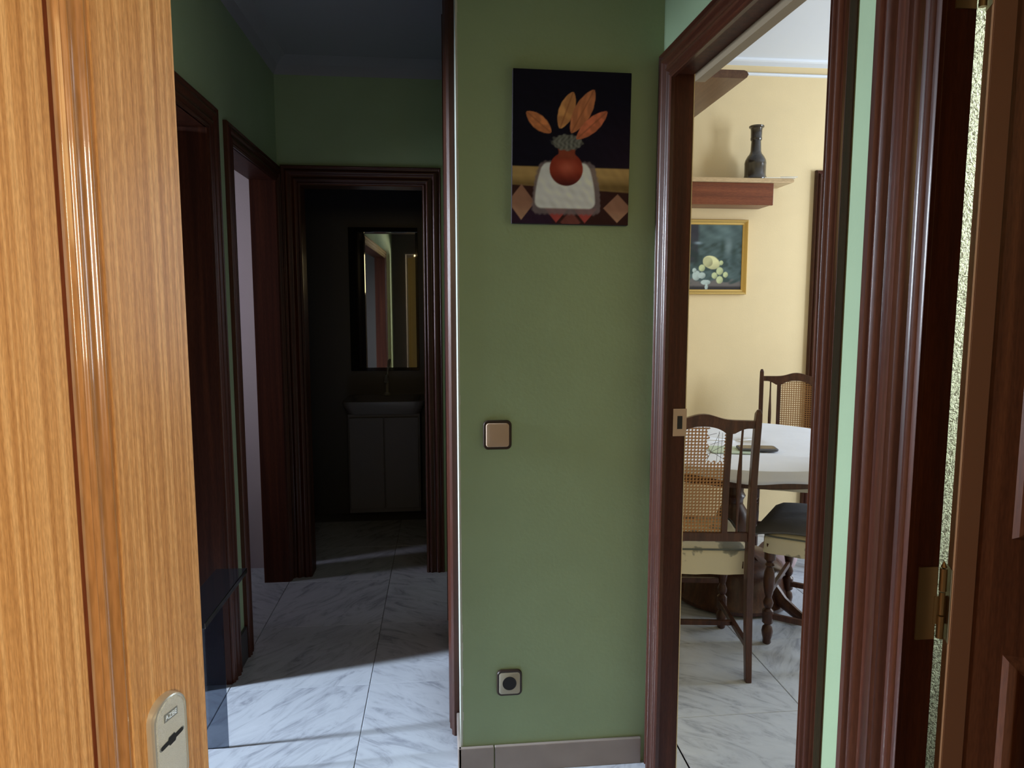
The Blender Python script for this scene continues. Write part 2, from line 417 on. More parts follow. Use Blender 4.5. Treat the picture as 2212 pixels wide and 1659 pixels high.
# ---- front wall and stair landing behind the camera
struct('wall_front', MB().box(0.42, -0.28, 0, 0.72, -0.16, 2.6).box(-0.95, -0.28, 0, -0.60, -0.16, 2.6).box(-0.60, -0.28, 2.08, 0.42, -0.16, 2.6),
       M['darkwall'], 'dark entrance wall behind the viewpoint', 'wall')
struct('wall_landing', MB().box(-1.6, -2.4, 0, 2.2, -2.3, 2.6).box(-1.7, -2.3, 0, -1.6, -0.2, 2.6).box(2.2, -2.3, 0, 2.3, -0.62, 2.6).box(-1.6, -2.3, 2.6, 2.3, -0.2, 2.66),
       M['landing'], 'plain plaster walls of the stair landing', 'wall')

# ================================================================== DOOR FRAMES
# architrave profile: (distance outward from the opening, projection)
def arc(cx, h, w, n=5, base=0.0):
    return [(cx - w/2 + w*i/n, base + h*math.sin(PI*i/n)) for i in range(n + 1)]
def prof(wd):
    p = [(0, 0), (0, 0.010)]
    p += arc(wd*0.10, 0.005, wd*0.12, 4, 0.010)
    p += arc(wd*0.30, 0.007, wd*0.22, 6, 0.011)
    p += [(wd*0.46, 0.010), (wd*0.50, 0.010)]
    p += arc(wd*0.68, 0.009, wd*0.26, 6, 0.012)
    p += [(wd*0.84, 0.012)]
    p += arc(wd*0.93, 0.005, wd*0.10, 4, 0.014)
    p += [(wd, 0.014), (wd, 0)]
    return p
def architrave(parent, fn, uL, uR, zT, pf, mats, left=True, head=True, right=True, pr=None, pl=None):
    """fn(u, v, t) -> world. uL < uR opening edges."""
    mv, mh = mats
    def mk(name, pts, f0, f1, mat):
        o = MB().prism(pts, f0, f1).build(name, mat, parent, smooth=True)
        return o
    if left:
        mk('architrave', pl or pf, lambda p: fn(uL - p[0], 0.0, p[1]), lambda p: fn(uL - p[0], zT + p[0], p[1]), mv)
    if right:
        q = pr or pf
        mk('architrave', q, lambda p: fn(uR + p[0], 0.0, p[1]), lambda p: fn(uR + p[0], zT + p[0], p[1]), mv)
    if head:
        mk('architrave', pf, lambda p: fn(uL - p[0], zT + p[0], p[1]), lambda p: fn(uR + p[0], zT + p[0], p[1]), mh)

fr_right = lambda u, v, t: (rwx(u) - t, u, v)
fr_left = lambda u, v, t: (-0.78 + t, u, v)
fr_end = lambda u, v, t: (u, 3.52 - t, v)

# dining doorway (door_1)
d1 = tag(empty('door_1', (rwx(1.5), 1.5, 0)), 'dark mahogany door frame around the dining room opening', 'door frame', kind='structure')
def rel(o, e):   # keep world coordinates under an offset parent
    o.matrix_parent_inverse = e.matrix_basis.inverted(); return o
for_d1 = []
n0 = set(bpy.data.objects)
architrave(d1, fr_right, 1.105, 1.832, 1.962, prof(0.080), (M['mahogany'], M['mahogany_y']), pl=prof(0.056))
rbox(MB(), 1.835, 1.860, 0.0, 0.052, 0, 1.990).build('jamb', M['jamb'], d1, bevel=0.001)
rbox(MB(), 1.080, 1.102, 0.0, 0.052, 0, 1.990).build('jamb', M['jamb'], d1, bevel=0.001)
rbox(MB(), 1.102, 1.835, 0.0, 0.052, 1.970, 1.990).build('head_jamb', M['jamb'], d1)
sp = MB(); sp.mi = 0
rbox(sp, 1.8325, 1.835, 0.018, 0.056, 1.012, 1.088)
sp.mi = 1
rbox(sp, 1.8318, 1.833, 0.030, 0.044, 1.032, 1.068)
tag(sp.build('strike_plate', [M['beige'], M['black']], d1), 'pale metal strike plate on the dark jamb')
for o in set(bpy.data.objects) - n0: rel(o, d1)

rbL = rbox(MB(), 1.08, 1.829, 0.0526, 0.0790, 1.950, 1.9535)
rbox(rbL, 1.08, 1.829, 0.0526, 0.0543, 1.9535, 2.01)
struct('trim_5', rbL, M['tan'], 'tan edge of the lintel above the dining doorway', 'lintel')
# side room doorway (door_2) with open leaf
d2 = tag(empty('door_2', (rwx(0.5), 0.5, 0)), 'mahogany door frame at the right edge beside the narrow green wall strip', 'door frame', kind='structure')
n0 = set(bpy.data.objects)
pf2 = [(0, 0), (0, 0.006), (0.004, 0.008)] + arc(0.010, 0.004, 0.008, 4, 0.008) + [(0.020, 0.006), (0.024, 0.008)] + arc(0.032, 0.010, 0.014, 6, 0.008) \
    + [(0.043, 0.010), (0.046, 0.014), (0.060, 0.014), (0.066, 0.010)] + arc(0.080, 0.010, 0.018, 6, 0.010) + [(0.092, 0.010)] + arc(0.099, 0.006, 0.008, 4, 0.010) \
    + [(0.107, 0.010), (0.116, 0.010), (0.116, 0)]
pf2 = [(a*1.11, b) for a, b in pf2]
architrave(d2, fr_right, 0.08, 0.863, 1.962, prof(0.080), (M['mahogany'], M['mahogany_y']), pr=pf2)
rbox(MB(), 0.863, 0.93, 0.0, 0.0415, 0, 2.0).build('jamb', M['jamb'], d2, bevel=0.001)
rbox(MB(), 0.08, 0.105, 0.0, 0.052, 0, 2.0).build('jamb', M['jamb'], d2)
rbox(MB(), 0.105, 0.863, 0.0, 0.052, 1.975, 2.0).build('head_jamb', M['jamb'], d2)
for o in set(bpy.data.objects) - n0: rel(o, d2)
# its leaf
HX, HY = 0.694, 0.8595
d3b = MB().box(0, 0.838-HY, 0.008, 0.726, 0.870-HY, 1.968)
d3 = tag(d3b.build('door_3', M['leafwood'], bevel=0.0015, loc=(HX, HY, 0), rotz=R(-24)), 'open red brown wooden door leaf at the far right edge, hinged beside the plaster gap', 'door', kind='structure')
MB().box(-0.0007, 0.8385-HY, 0.010, 0.0, 0.8695-HY, 1.966).build('edge_band', flat('orange_brown_edge', (0.20, 0.085, 0.028), 0.8), d3)
MB().box(0.0003, 0.8372-HY, 0.010, 0.024, 0.8384-HY, 1.966).build('stile_strip', flat('orange_brown_strip', (0.15, 0.058, 0.020), 0.6), d3)
pm = MB()
def frame_mould(mb, x0, x1, z0, z1, y, w, h):
    P = [(0, 0), (w*0.15, -h*0.8), (w*0.35, -h), (w*0.6, -h*0.7), (w*0.8, -h*0.25), (w, 0)]
    for (a, b2, c, d) in (((x0,z0),(x0,z1),(1,1),(1,-1)), ((x1,z0),(x1,z1),(-1,1),(-1,-1)), ((x0,z0),(x1,z0),(1,1),(-1,1)), ((x0,z1),(x1,z1),(1,-1),(-1,-1))):
        mb.prism(P, lambda p, a=a, c=c: (a[0] + c[0]*p[0], y + p[1], a[1] + c[1]*p[0]), lambda p, b2=b2, d=d: (b2[0] + d[0]*p[0], y + p[1], b2[1] + d[1]*p[0]))
frame_mould(pm, 0.062, 0.666, 1.06, 1.86, 0.838-HY, 0.035, 0.010)
frame_mould(pm, 0.062, 0.666, 0.10, 0.90, 0.838-HY, 0.035, 0.010)
pm.build('panel_moulding', M['leafwood'], d3, smooth=True)
def hinge(z):
    h = MB()
    h.box(0.650, 0.8605, z - 0.052, 0.677, 0.8632, z + 0.052)
    h.tube([(0.6845, 0.8595, z - 0.050), (0.6845, 0.8595, z - 0.018)], 0.0048, 10)
    h.tube([(0.6845, 0.8595, z - 0.016), (0.6845, 0.8595, z + 0.016)], 0.0040, 10)
    h.tube([(0.6845, 0.8595, z + 0.018), (0.6845, 0.8595, z + 0.050)], 0.0048, 10)
    h.box(0.674, 0.8600, z - 0.03, 0.6935, 0.8615, z + 0.01)
    h.lathe([(0.001, 0.0), (0.004, 0.002), (0.001, 0.010)], (0.6845, 0.8595, z + 0.050), 10)
    bx = Matrix.Rotation(R(24), 4, 'Z')
    h.v = [tuple(bx @ (Vector(p) - Vector((HX, HY, 0)))) for p in h.v]
    h.box(-0.0016, -0.017, z - 0.052, 0.0002, 0.010, z + 0.052)
    tag(h.build('hinge', M['brass'], d3, smooth=True), 'dull brass hinge with two leaves')
hinge(0.955); hinge(1.79)

# far left doorway (door_4) and nearer left opening (door_5)
d4 = tag(empty('door_4', (-0.78, 3.1, 0)), 'dark door frame of the far left room showing a pale wall', 'door frame', kind='structure')
n0 = set(bpy.data.objects)
architrave(d4, fr_left, 2.760, 3.455, 1.965, prof(0.075), (M['mahogany'], M['mahogany_y']), pr=prof(0.060))
MB().box(-0.895, 2.752, 0, -0.775, 2.762, 1.97).build('jamb', M['jamb'], d4)
MB().box(-0.895, 3.452, 0, -0.775, 3.462, 1.97).build('jamb', M['jamb'], d4)
MB().box(-0.895, 2.762, 1.965, -0.775, 3.452, 1.980).build('head_jamb', M['jamb'], d4)
for o in set(bpy.data.objects) - n0: rel(o, d4)
lf = MB().box(0, 0, 0.01, 0.66, 0.035, 1.955)
tag(lf.build('door_5', M['mahogany'], loc=(-0.90, 2.775, 0), rotz=R(180 - 14)), 'open mahogany leaf inside the far left room', 'door', kind='structure')
bpy.data.objects['door_5'].location.y = 2.80

d6 = tag(empty('door_6', (-0.78, 1.6, 0)), 'dark wooden frame of the near left room, half hidden by the orange door', 'door frame', kind='structure')
n0 = set(bpy.data.objects)
architrave(d6, fr_left, 0.75, 2.497, 1.965, prof(0.085), (M['mahogany'], M['mahogany_y']))
MB().box(-0.895, 2.489, 0, -0.775, 2.501, 1.97).build('jamb', M['jamb'], d6)
MB().box(-0.895, 0.745, 0, -0.775, 0.755, 1.97).build('jamb', M['jamb'], d6)
MB().box(-0.895, 0.755, 1.965, -0.775, 2.489, 1.980).build('head_jamb', M['jamb'], d6)
for o in set(bpy.data.objects) - n0: rel(o, d6)
tag(MB().box(-1.62, 2.44, 0.01, -0.90, 2.478, 1.955).build('door_7', M['mahogany'], bevel=0.001), 'dark open door leaf behind the near left frame', 'door', kind='structure')

# end doorway to the bathroom (door_8)
d8 = tag(empty('door_8', (-0.39, 3.52, 0)), 'dark door frame filling the end of the corridor', 'door frame', kind='structure')
n0 = set(bpy.data.objects)
architrave(d8, fr_end, -0.672, -0.090, 1.955, prof(0.092), (M['mahogany'], M['mahogany_x']))
MB().box(-0.70, 3.52, 0, -0.672, 3.62, 1.98).build('jamb', M['jamb'], d8)
MB().box(-0.09, 3.52, 0, -0.07, 3.62, 1.98).build('jamb', M['jamb'], d8)
MB().box(-0.672, 3.52, 1.955, -0.09, 3.62, 2.0).build('head_jamb', M['mahogany_x'], d8)
for o in set(bpy.data.objects) - n0: rel(o, d8)

# door on the corridor's right wall, next to the corner: only its tall edge shows
d9 = tag(empty('trim_3', (0.045, 2.1, 0)), 'tall dark wooden casing just round the green wall corner', 'moulding', kind='structure')
n0 = set(bpy.data.objects)
pt = [(0, 0), (0, 0.018), (0.010, 0.026), (0.022, 0.018), (0.03, 0.022), (0.045, 0.032), (0.065, 0.030), (0.08, 0.034), (0.088, 0.028), (0.09, 0)]
MB().prism(pt, lambda p: (0.045 - p[1], 2.10 + p[0], 0.0), lambda p: (0.045 - p[1], 2.10 + p[0], CEIL)).build('casing', M['mahogany'], d9, smooth=True)
MB().prism(pt, lambda p: (0.045 - p[1], 3.02 - p[0], 0.0), lambda p: (0.045 - p[1], 3.02 - p[0], CEIL)).build('casing', M['mahogany'], d9, smooth=True)
MB().box(0.030, 2.185, 0.01, 0.045, 2.935, CEIL).build('door_panel', M['mahogany'], d9)
for o in set(bpy.data.objects) - n0: rel(o, d9)

# door frame on the dining back wall at its right
d10 = tag(empty('door_10', (2.6, 4.1, 0)), 'brown door casing on the cream wall behind the chairs', 'door frame', kind='structure')
n0 = set(bpy.data.objects)
architrave(d10, lambda u, v, t: (u, 4.10 - t*1.5, v), 2.335, 3.15, 2.105, prof(0.085), (M['mahogany'], M['mahogany_x']))
MB().box(2.335, 4.085, 0.01, 3.15, 4.10, 2.105).build('door_panel', M['mahogany'], d10)
for o in set(bpy.data.objects) - n0: rel(o, d10)

# ---- skirting of marble pieces
sk = tag(empty('baseboard_middle', (0.3, 1.923, 0)), 'beige marble skirting along the green wall', 'skirting', kind='structure')
n0 = set(bpy.data.objects)
for x0, x1 in ((0.036, 0.139), (0.142, 0.582)):
    MB().box(x0, 1.911, 0.0, x1, 1.9225, 0.080).build('skirting_tile', M['skirt'], sk, bevel=0.002)
MB().box(0.034, 1.911, 0.0, 0.0445, 2.098, 0.080).build('skirting_tile', M['skirt'], sk, bevel=0.002)
for o in set(bpy.data.objects) - n0: rel(o, sk)
sk = tag(empty('baseboard_left', (-0.78, 2.6, 0)), 'dark skirting between the two left door frames', 'skirting', kind='structure')
rel(MB().box(-0.7795, 2.585, 0.0, -0.768, 2.684, 0.13).build('skirting_tile', M['darktile'], sk, bevel=0.002), sk)

# ================================================================== FRONT DOOR LEAF
ang = R(19)
leaf = empty('door_11')   # local: x along leaf (0 hinge -> width), y = normal towards the viewer (positive), z up
# plan frame: direction u, normal n (to the viewer)
DP = 0.473
ux, uy = math.sin(ang), math.cos(ang)
nx, ny = math.cos(ang), -math.sin(ang)
base = Vector((-nx*DP - ux*0.25, -ny*DP - uy*0.25, 0))
leaf.location = base
leaf.rotation_euler = (0, 0, PI/2 - ang)     # local +x = u ; local +y = -n
tag(leaf, 'open orange veneered entrance door filling the left edge', 'door', kind='structure')
U = lambda u: u + 0.25
W1 = U(0.600)
core = MB().box(0, 0.002, 0.008, W1, 0.042, 2.02)
core.build('door_core', M['sapele'], leaf, bevel=0.001)
st = MB().box(U(0.5003), -0.0005, 0.008, W1 - 0.0005, 0.004, 2.02)
st.build('stile', M['sapele'], leaf, bevel=0.001)
st2 = MB().box(0.0005, -0.0005, 0.008, 0.10, 0.004, 2.02)
st2.build('stile', M['sapele'], leaf, bevel=0.001)
# moulding frame around one very tall panel; groove on its inner side
def bead_y(q):
    y = 0.0008
    y += 0.0022*math.exp(-((q - 0.0078)/0.0012)**2)
    y += 0.0060*math.exp(-(abs(q - 0.0130)/0.0042)**2.2)
    y += 0.0045*math.exp(-(abs(q - 0.0308)/0.0038)**2.2)
    return -y
bead = [(0.0, 0.0)] + [(0.0390*k/64, bead_y(0.0390*k/64)) for k in range(65)] + [(0.0390, 0.0)]
def leaf_frame(x0, x1, z0, z1, P, name, mat):
    m = MB()
    for (a, b2, c, d) in (((x0,z0),(x0,z1),(-1,-1),(-1,1)), ((x1,z0),(x1,z1),(1,-1),(1,1)), ((x0,z0),(x1,z0),(-1,-1),(1,-1)), ((x0,z1),(x1,z1),(-1,1),(1,1))):
        m.prism(P, lambda p, a=a, c=c: (a[0] + c[0]*p[0], p[1] + 0.002, a[1] + c[1]*p[0]), lambda p, b2=b2, d=d: (b2[0] + d[0]*p[0], p[1] + 0.002, b2[1] + d[1]*p[0]))
    return m.build(name, mat, leaf, smooth=True)
leaf_frame(0.145, U(0.4615), 0.18, 1.86, bead, 'moulding', M['sapele_bead'])
MB().box(0.1455, 0.0005, 0.1805, U(0.4614), 0.0021, 1.8595).build('groove', M['sapele_dark'], leaf)
MB().box(0.154, -0.0045, 0.189, U(0.4532), 0.003, 1.851).build('raised_panel', M['sapele'], leaf, bevel=0.001)
# escutcheon: u .516-.561, top z .991
esc = MB()
cu = U(0.5385); cz = 0.940; ew = 0.0455; eh = 0.104
def ring(w, h, r, y): return [(cu + p[0], y, cz + p[1]) for p in rrect(w, h, r, 8)]
esc.mi = 0
esc.loft([ring(ew, eh, 0.0215, 0.0), ring(ew, eh, 0.0215, -0.006), ring(ew - 0.002, eh - 0.002, 0.0205, -0.0085), ring(ew - 0.005, eh - 0.005, 0.019, -0.0090), ring(ew - 0.0075, eh - 0.0075, 0.018, -0.0078)])
esc.mi = 1
esc.loft([ring(ew - 0.0075, eh - 0.0075, 0.0178, -0.0070), ring(ew - 0.0078, eh - 0.0078, 0.0176, -0.0082), ring(ew - 0.0095, eh - 0.0095, 0.017, -0.0090)])
# lettering block
esc.mi = 2
esc.box(cu - 0.0095, -0.0094, 0.9685, cu + 0.0085, -0.0088, 0.9765)
# keyhole: double bit slot
slot = []
L = 0.0155; hw = 0.0022; bw = 0.0042
sp_pts = [(-L, 0), (-L+0.001, -hw*0.8), (-L+0.003, -hw), (-0.005, -hw), (-0.0035, -bw), (0.0035, -bw), (0.005, -hw), (L-0.003, -hw), (L-0.001, -hw*0.8), (L, 0),
          (L-0.001, hw*0.8), (L-0.003, hw), (0.005, hw), (0.0035, bw), (-0.0035, bw), (-0.005, hw), (-L+0.003, hw), (-L+0.001, hw*0.8)]
ca, sa = math.cos(R(8)), math.sin(R(8))
rotp = lambda p, k=1.0: (cu - 0.0005 + k*p[0]*ca - k*p[1]*sa, k*p[0]*sa + k*p[1]*ca + 0.9475)
esc.mi = 2
esc.prism([rotp(p, 1.10) for p in sp_pts], lambda q: (q[0], -0.0085, q[1]), lambda q: (q[0], -0.0093, q[1]))
esc.mi = 3
esc.prism([rotp(p) for p in sp_pts], lambda q: (q[0], -0.0085, q[1]), lambda q: (q[0], -0.0096, q[1]))
es = tag(esc.build('escutcheon', [M['nickel_s'], M['nickel'], M['nickel_d'], M['black']], leaf, smooth=True), 'silver keyhole plate with small lettering')
# raised letters AZBE in the block
def txt(s, size, mat, parent, loc, rot, name='lettering', ext=0.0002, bold=0.0):
    c = bpy.data.curves.new(name, 'FONT'); c.body = s; c.size = size; c.extrude = ext; c.offset = bold
    c.align_x = 'CENTER'; c.align_y = 'CENTER'
    o = bpy.data.objects.new(name, c); COL.objects.link(o)
    dg = bpy.context.evaluated_depsgraph_get(); me = bpy.data.meshes.new_from_object(o.evaluated_get(dg))
    bpy.data.objects.remove(o); m = bpy.data.objects.new(name, me); COL.objects.link(m)
    me.materials.clear(); me.materials.append(mat)
    m.parent = parent; m.location = loc; m.rotation_euler = rot
    return m
lt = txt('AZBE', 0.0066, M['nickel_s'], es, (cu - 0.0005, -0.0096, 0.9724), (PI/2, 0, 0), bold=0.00012)

# ================================================================== THINGS ON THE GREEN WALL
def print_grid(name, w, h, nx_, nz_, fn, parent, y=0.0):
    """flat painted surface in the local xz plane, facing -y. fn(U, V) -> linear rgb; V from the top"""
    xs = np.linspace(-w/2, w/2, nx_ + 1); zs = np.linspace(0, h, nz_ + 1)
    vs = [(x, y, z) for z in zs for x in xs]
    fs = [(j*(nx_+1)+i, j*(nx_+1)+i+1, (j+1)*(nx_+1)+i+1, (j+1)*(nx_+1)+i) for j in range(nz_) for i in range(nx_)]
    me = bpy.data.meshes.new(name); me.from_pydata(vs, [], fs); me.materials.append(M['print'])
    Ug, Vg = np.meshgrid(np.linspace(0, 1, nx_+1), 1 - np.linspace(0, 1, nz_+1))
    c = fn(Ug, Vg)
    ca_ = me.color_attributes.new('Print', 'FLOAT_COLOR', 'POINT')
    a = np.ones((len(vs), 4), dtype=np.float32); a[:, :3] = np.clip(c.reshape(-1, 3), 0, 1)
    ca_.data.foreach_set('color', a.ravel())
    o = bpy.data.objects.new(name, me); COL.objects.link(o); o.parent = parent
    return o
def lin(c): 
    c = np.array(c) / 255.0
    return np.where(c < 0.04045, c/12.92, ((c + 0.055)/1.055)**2.4)
rng = np.random.default_rng(3)
def blotch(U_, V_, f, seed):
    out = np.zeros_like(U_)
    for k in range(10):
        r_ = np.random.default_rng(seed*100 + k); a, b_, p, q = r_.normal(0, f, 2).tolist() + r_.uniform(0, 6.28, 2).tolist()
        out += np.sin(a*U_ + b_*V_ + p) / 10 * 1.6
    return out
def sm(x, e): return np.clip(0.5 - x/e, 0, 1)
def mixc(c, col, m): return c*(1 - m[..., None]) + np.array(col)*m[..., None]

def canvas_paint(U_, V_):
    px = 180 + U_*1050; py = 150 + V_*1365
    K = np.array([0.37, 0.29, 0.19])
    g = lambda r_, g_, b_: np.clip(lin((r_*0.93, g_*0.93, b_*0.93)) / K, 0, 1)
    c = np.ones(U_.shape + (3,)) * g(11, 8, 13)
    c = mixc(c, g(28, 16, 22), np.clip((py - 400)/900, 0, 1)*np.clip((px - 600)/700, 0, 1))
    # lower dark ground
    c = mixc(c, g(38, 18, 13), sm(1160 - py, 20))
    c = mixc(c, g(30, 16, 28), sm(1300 - py, 60)*sm(px - 560, 80)*0.7)
    # ochre band
    band = sm(1005 - py, 10)*sm(py - (1165 + 50*U_), 22)
    c = mixc(c, g(128, 97, 52), band)
    c = mixc(c, g(84, 62, 30), band*np.clip((py - 1085)/80, 0, 1))
    # diamonds
    for cx, cy, a, b_ in ((262, 1325, 120, 160), (1130, 1365, 128, 130)):
        d = np.abs(px - cx)/a + np.abs(py - cy)/b_ - 1
        c = mixc(c, g(108, 72, 50), sm(d, 0.08))
        c = mixc(c, g(140, 102, 72), sm(d, 0.1)*np.clip((py - cy)/b_ - 0.1, 0, 1)*0.7)
    for cx in (575, 835):
        d = np.abs(px - cx)/100 + (py - 1385)/120 - 1
        c = mixc(c, g(122, 48, 38), sm(d, 0.1)*sm(1370 - py, 10))
    c = mixc(c, g(80, 40, 30), sm(np.abs(px - 705)/90 + np.abs(py - 1500)/110 - 1, 0.2))
    # lace border and cloth
    def clo(x0, x1, y0, y1, r_):
        t = np.clip((py - y0)/(y1 - y0), 0, 1)
        ins = 60*(1 - t)**2
        dx = np.maximum(x0 + ins - px, px - x1 + ins); dy = np.maximum(y0 - py, py - y1)
        qx = np.maximum(dx + r_, 0); qy = np.maximum(dy + r_, 0)
        return np.sqrt(qx**2 + qy**2) + np.minimum(np.maximum(dx, dy), -r_) - 0*r_ - r_ + r_*0
    lace = clo(385, 945, 985, 1400, 30)
    c = mixc(c, g(86, 70, 62), sm(lace + 3*np.sin(px/7) + 3*np.sin(py/8), 16)*0.85)
    c = mixc(c, g(158, 148, 130), sm(clo(412, 895, 995, 1345, 30), 14))
    # pot
    d = np.sqrt((px - 660)**2 + ((py - 1020)*1.0)**2)/150
    c = mixc(c, g(102, 34, 18), sm(d - 1, 0.05))
    c = mixc(c, g(45, 14, 12), sm(d - 1, 0.05)*np.clip((py - 1040)/130, 0, 1))
    hl = np.exp(-(((px - 665)/75)**2 + ((py - 1005)/60)**2))
    c = mixc(c, g(150, 72, 48), hl*0.6*sm(d - 1, 0.05))
    neck = sm(np.abs(px - 663) - (92 - 20*np.exp(-((py - 870)/40)**2)), 10)*sm(840 - py, 10)*sm(py - 930, 30)
    c = mixc(c, g(96, 40, 22), neck)
    # lace tie
    tie = sm(np.sqrt(((px - 662)/(140 - 25*np.clip((py - 780)/60, 0, 1)))**2 + ((py - 785)/72)**2) - 1 + 0.10*np.sin(px/11)*np.cos(py/9), 0.15)
    tn = (0.72 + 0.30*np.sin(px/7 + 1.5*np.sin(py/15))*np.sin(py/13 + px/40) + 0.25*blotch(U_, V_, 70, 31))
    c = c*(1 - tie[..., None]*0.9) + (g(88, 82, 66)*tn[..., None])*tie[..., None]*0.9
    # leaves
    for (x0, y0, x1, y1, hw_, col) in ((300, 522, 520, 702, 62, (160, 92, 48)), (598, 662, 712, 335, 68, (158, 104, 54)), (700, 697, 898, 308, 76, (150, 86, 48)), (748, 750, 1018, 497, 62, (158, 80, 48))):
        ax, ay = x1 - x0, y1 - y0; Ln = math.hypot(ax, ay)
        t = ((px - x0)*ax + (py - y0)*ay)/Ln**2; s_ = ((px - x0)*ay - (py - y0)*ax)/Ln
        wv = hw_*np.sqrt(np.clip(np.sin(PI*np.clip(t, 0, 1))**1.3, 0, 1))*(1.0 + 0.02*np.sin(t*31))
        mk = sm(np.abs(s_) - wv, 8)*(t > 0)*(t < 1)
        c = mixc(c, g(*col), mk)
        c = mixc(c, g(96, 50, 26), mk*np.exp(-(s_/7)**2)*0.6)
        c = mixc(c, g(104, 56, 30), mk*np.clip(0.35 + blotch(U_, V_, 45, int(x0)), 0, 0.5))
    c = c*(1 + 0.12*blotch(U_, V_, 60, 5))[..., None]
    return c
pa = tag(empty('canvas_painting', (0.3515, 1.9225, 1.590), 0), 'unframed dark canvas of orange leaves in a red pot on the green wall', 'painting')
cw, chh, cd = 0.322, 0.403, 0.018
MB().box(-cw/2, -cd, 0, cw/2, 0, chh).build('stretched_canvas', flat('dark_canvas_edge', (0.02, 0.014, 0.016), 0.8), pa, bevel=0.002)
print_grid('painted_surface', cw - 0.002, chh - 0.002, 170, 210, canvas_paint, pa, -cd - 0.0006).location = (0, 0, 0.001)
pa.rotation_euler = (0, R(0.5), 0)

def rr_loft(mb, w, h, r, steps, cx=0, cz=0):
    """steps: list of (inset, y)"""
    mb.loft([[(cx + p[0], y, cz + p[1]) for p in rrect(w - 2*i, h - 2*i, max(r - i, 0.002), 5)] for i, y in steps])
sw = tag(empty('light_switch', (0.152, 1.9225, 1.009)), 'square beige light switch with a dark rim', 'switch')
m = MB(); rr_loft(m, 0.080, 0.083, 0.014, [(0, 0), (0, -0.006), (0.002, -0.009), (0.007, -0.009), (0.008, -0.006)]); m.build('rim', M['dkplastic'], sw, smooth=True)
m = MB(); rr_loft(m, 0.065, 0.068, 0.008, [(0, -0.005), (0, -0.009), (0.002, -0.0115), (0.01, -0.012)]); m.build('rocker', M['beige'], sw, smooth=True)
so = tag(empty('wall_socket', (0.1855, 1.9225, 0.2735)), 'square grey beige wall socket with dark rim low on the green wall', 'socket')
m = MB(); rr_loft(m, 0.074, 0.078, 0.014, [(0, 0), (0, -0.006), (0.002, -0.009), (0.006, -0.009), (0.007, -0.006)]); m.build('rim', M['dkplastic'], so, smooth=True)
m = MB(); rr_loft(m, 0.061, 0.065, 0.008, [(0, -0.005), (0, -0.009), (0.001, -0.0095)]); m.build('face_plate', M['beige2'], so, smooth=True)
m = MB()
m.loft([[(r_*math.cos(2*PI*i/28), y, r_*math.sin(2*PI*i/28)) for i in range(28)] for r_, y in ((0.0205, -0.0092), (0.0205, -0.0104), (0.0185, -0.0104), (0.0180, -0.0098))])
m.build('outlet_well', M['black'], so, smooth=True)

# ================================================================== CONSOLE (left)
co = tag(empty('console_table', (-0.72, 2.28, 0)), 'low black lacquer console with smoked glass end panel, beside the orange door', 'table')
n0 = set(bpy.data.objects)
MB().box(-0.775, 1.95, 0.462, -0.672, 2.375, 0.480).build('table_top', M['gloss_black'], co, bevel=0.002)
MB().box(-0.774, 2.108, 0.0, -0.674, 2.1105, 0.462).build('glass_panel', M['smoked'], co)
MB().box(-0.774, 1.98, 0.0, -0.700, 1.983, 0.462).build('glass_panel', M['smoked'], co)
for o in set(bpy.data.objects) - n0: rel(o, co)
# ================================================================== BATHROOM THINGS
mi = tag(empty('wall_mirror', (-0.35, 4.615, 0.98), R(-0.8)), 'narrow mirror in a dark frame in the unlit end room', 'mirror')
fr = MB()
fr.box(-0.24, -0.03, -0.02, 0.20, 0, 0.0).box(-0.24, -0.03, 0.87, 0.20, 0, 0.90).box(-0.24, -0.03, 0.0, -0.14, 0, 0.87).box(0.185, -0.03, 0.0, 0.20, 0, 0.87)
fr.build('frame', M['gloss_black'], mi, bevel=0.002)
MB().box(-0.141, -0.012, 0, 0.186, -0.004, 0.871).build('mirror_glass', M['mirror'], mi)
wb = tag(empty('washbasin', (-0.36, 4.62, 0)), 'pale washbasin cabinet under the mirror in the dark end room', 'washbasin')
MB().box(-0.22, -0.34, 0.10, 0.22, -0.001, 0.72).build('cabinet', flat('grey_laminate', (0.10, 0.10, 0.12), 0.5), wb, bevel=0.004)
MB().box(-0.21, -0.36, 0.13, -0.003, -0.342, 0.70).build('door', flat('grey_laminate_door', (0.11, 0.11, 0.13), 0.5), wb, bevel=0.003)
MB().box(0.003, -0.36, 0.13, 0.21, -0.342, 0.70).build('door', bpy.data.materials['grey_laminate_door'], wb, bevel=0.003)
bs = MB(); bs.loft([[(p[0], -0.19 + p[1], z) for p in rrect(w_, h_, 0.06, 6)] for w_, h_, z in ((0.44, 0.34, 0.721), (0.50, 0.38, 0.78), (0.50, 0.38, 0.80), (0.44, 0.32, 0.80), (0.36, 0.25, 0.74), (0.20, 0.12, 0.725))])
bs.build('basin', M['porcelain'], wb, smooth=True)
fa = MB().tube([(0, -0.045, 0.80), (0, -0.045, 0.90), (0, -0.06, 0.93), (0, -0.13, 0.925), (0, -0.16, 0.90)], 0.012, 10)
fa.lathe([(0.022, 0.0), (0.024, 0.01), (0.015, 0.02)], (0, -0.045, 0.80), 16)
fa.tube([(0, -0.045, 0.93), (0.01, -0.03, 0.99), (0.015, -0.06, 1.03)], [0.009, 0.008, 0.007], 8)
fa.build('tap', M['nickel_s'], wb, smooth=True)
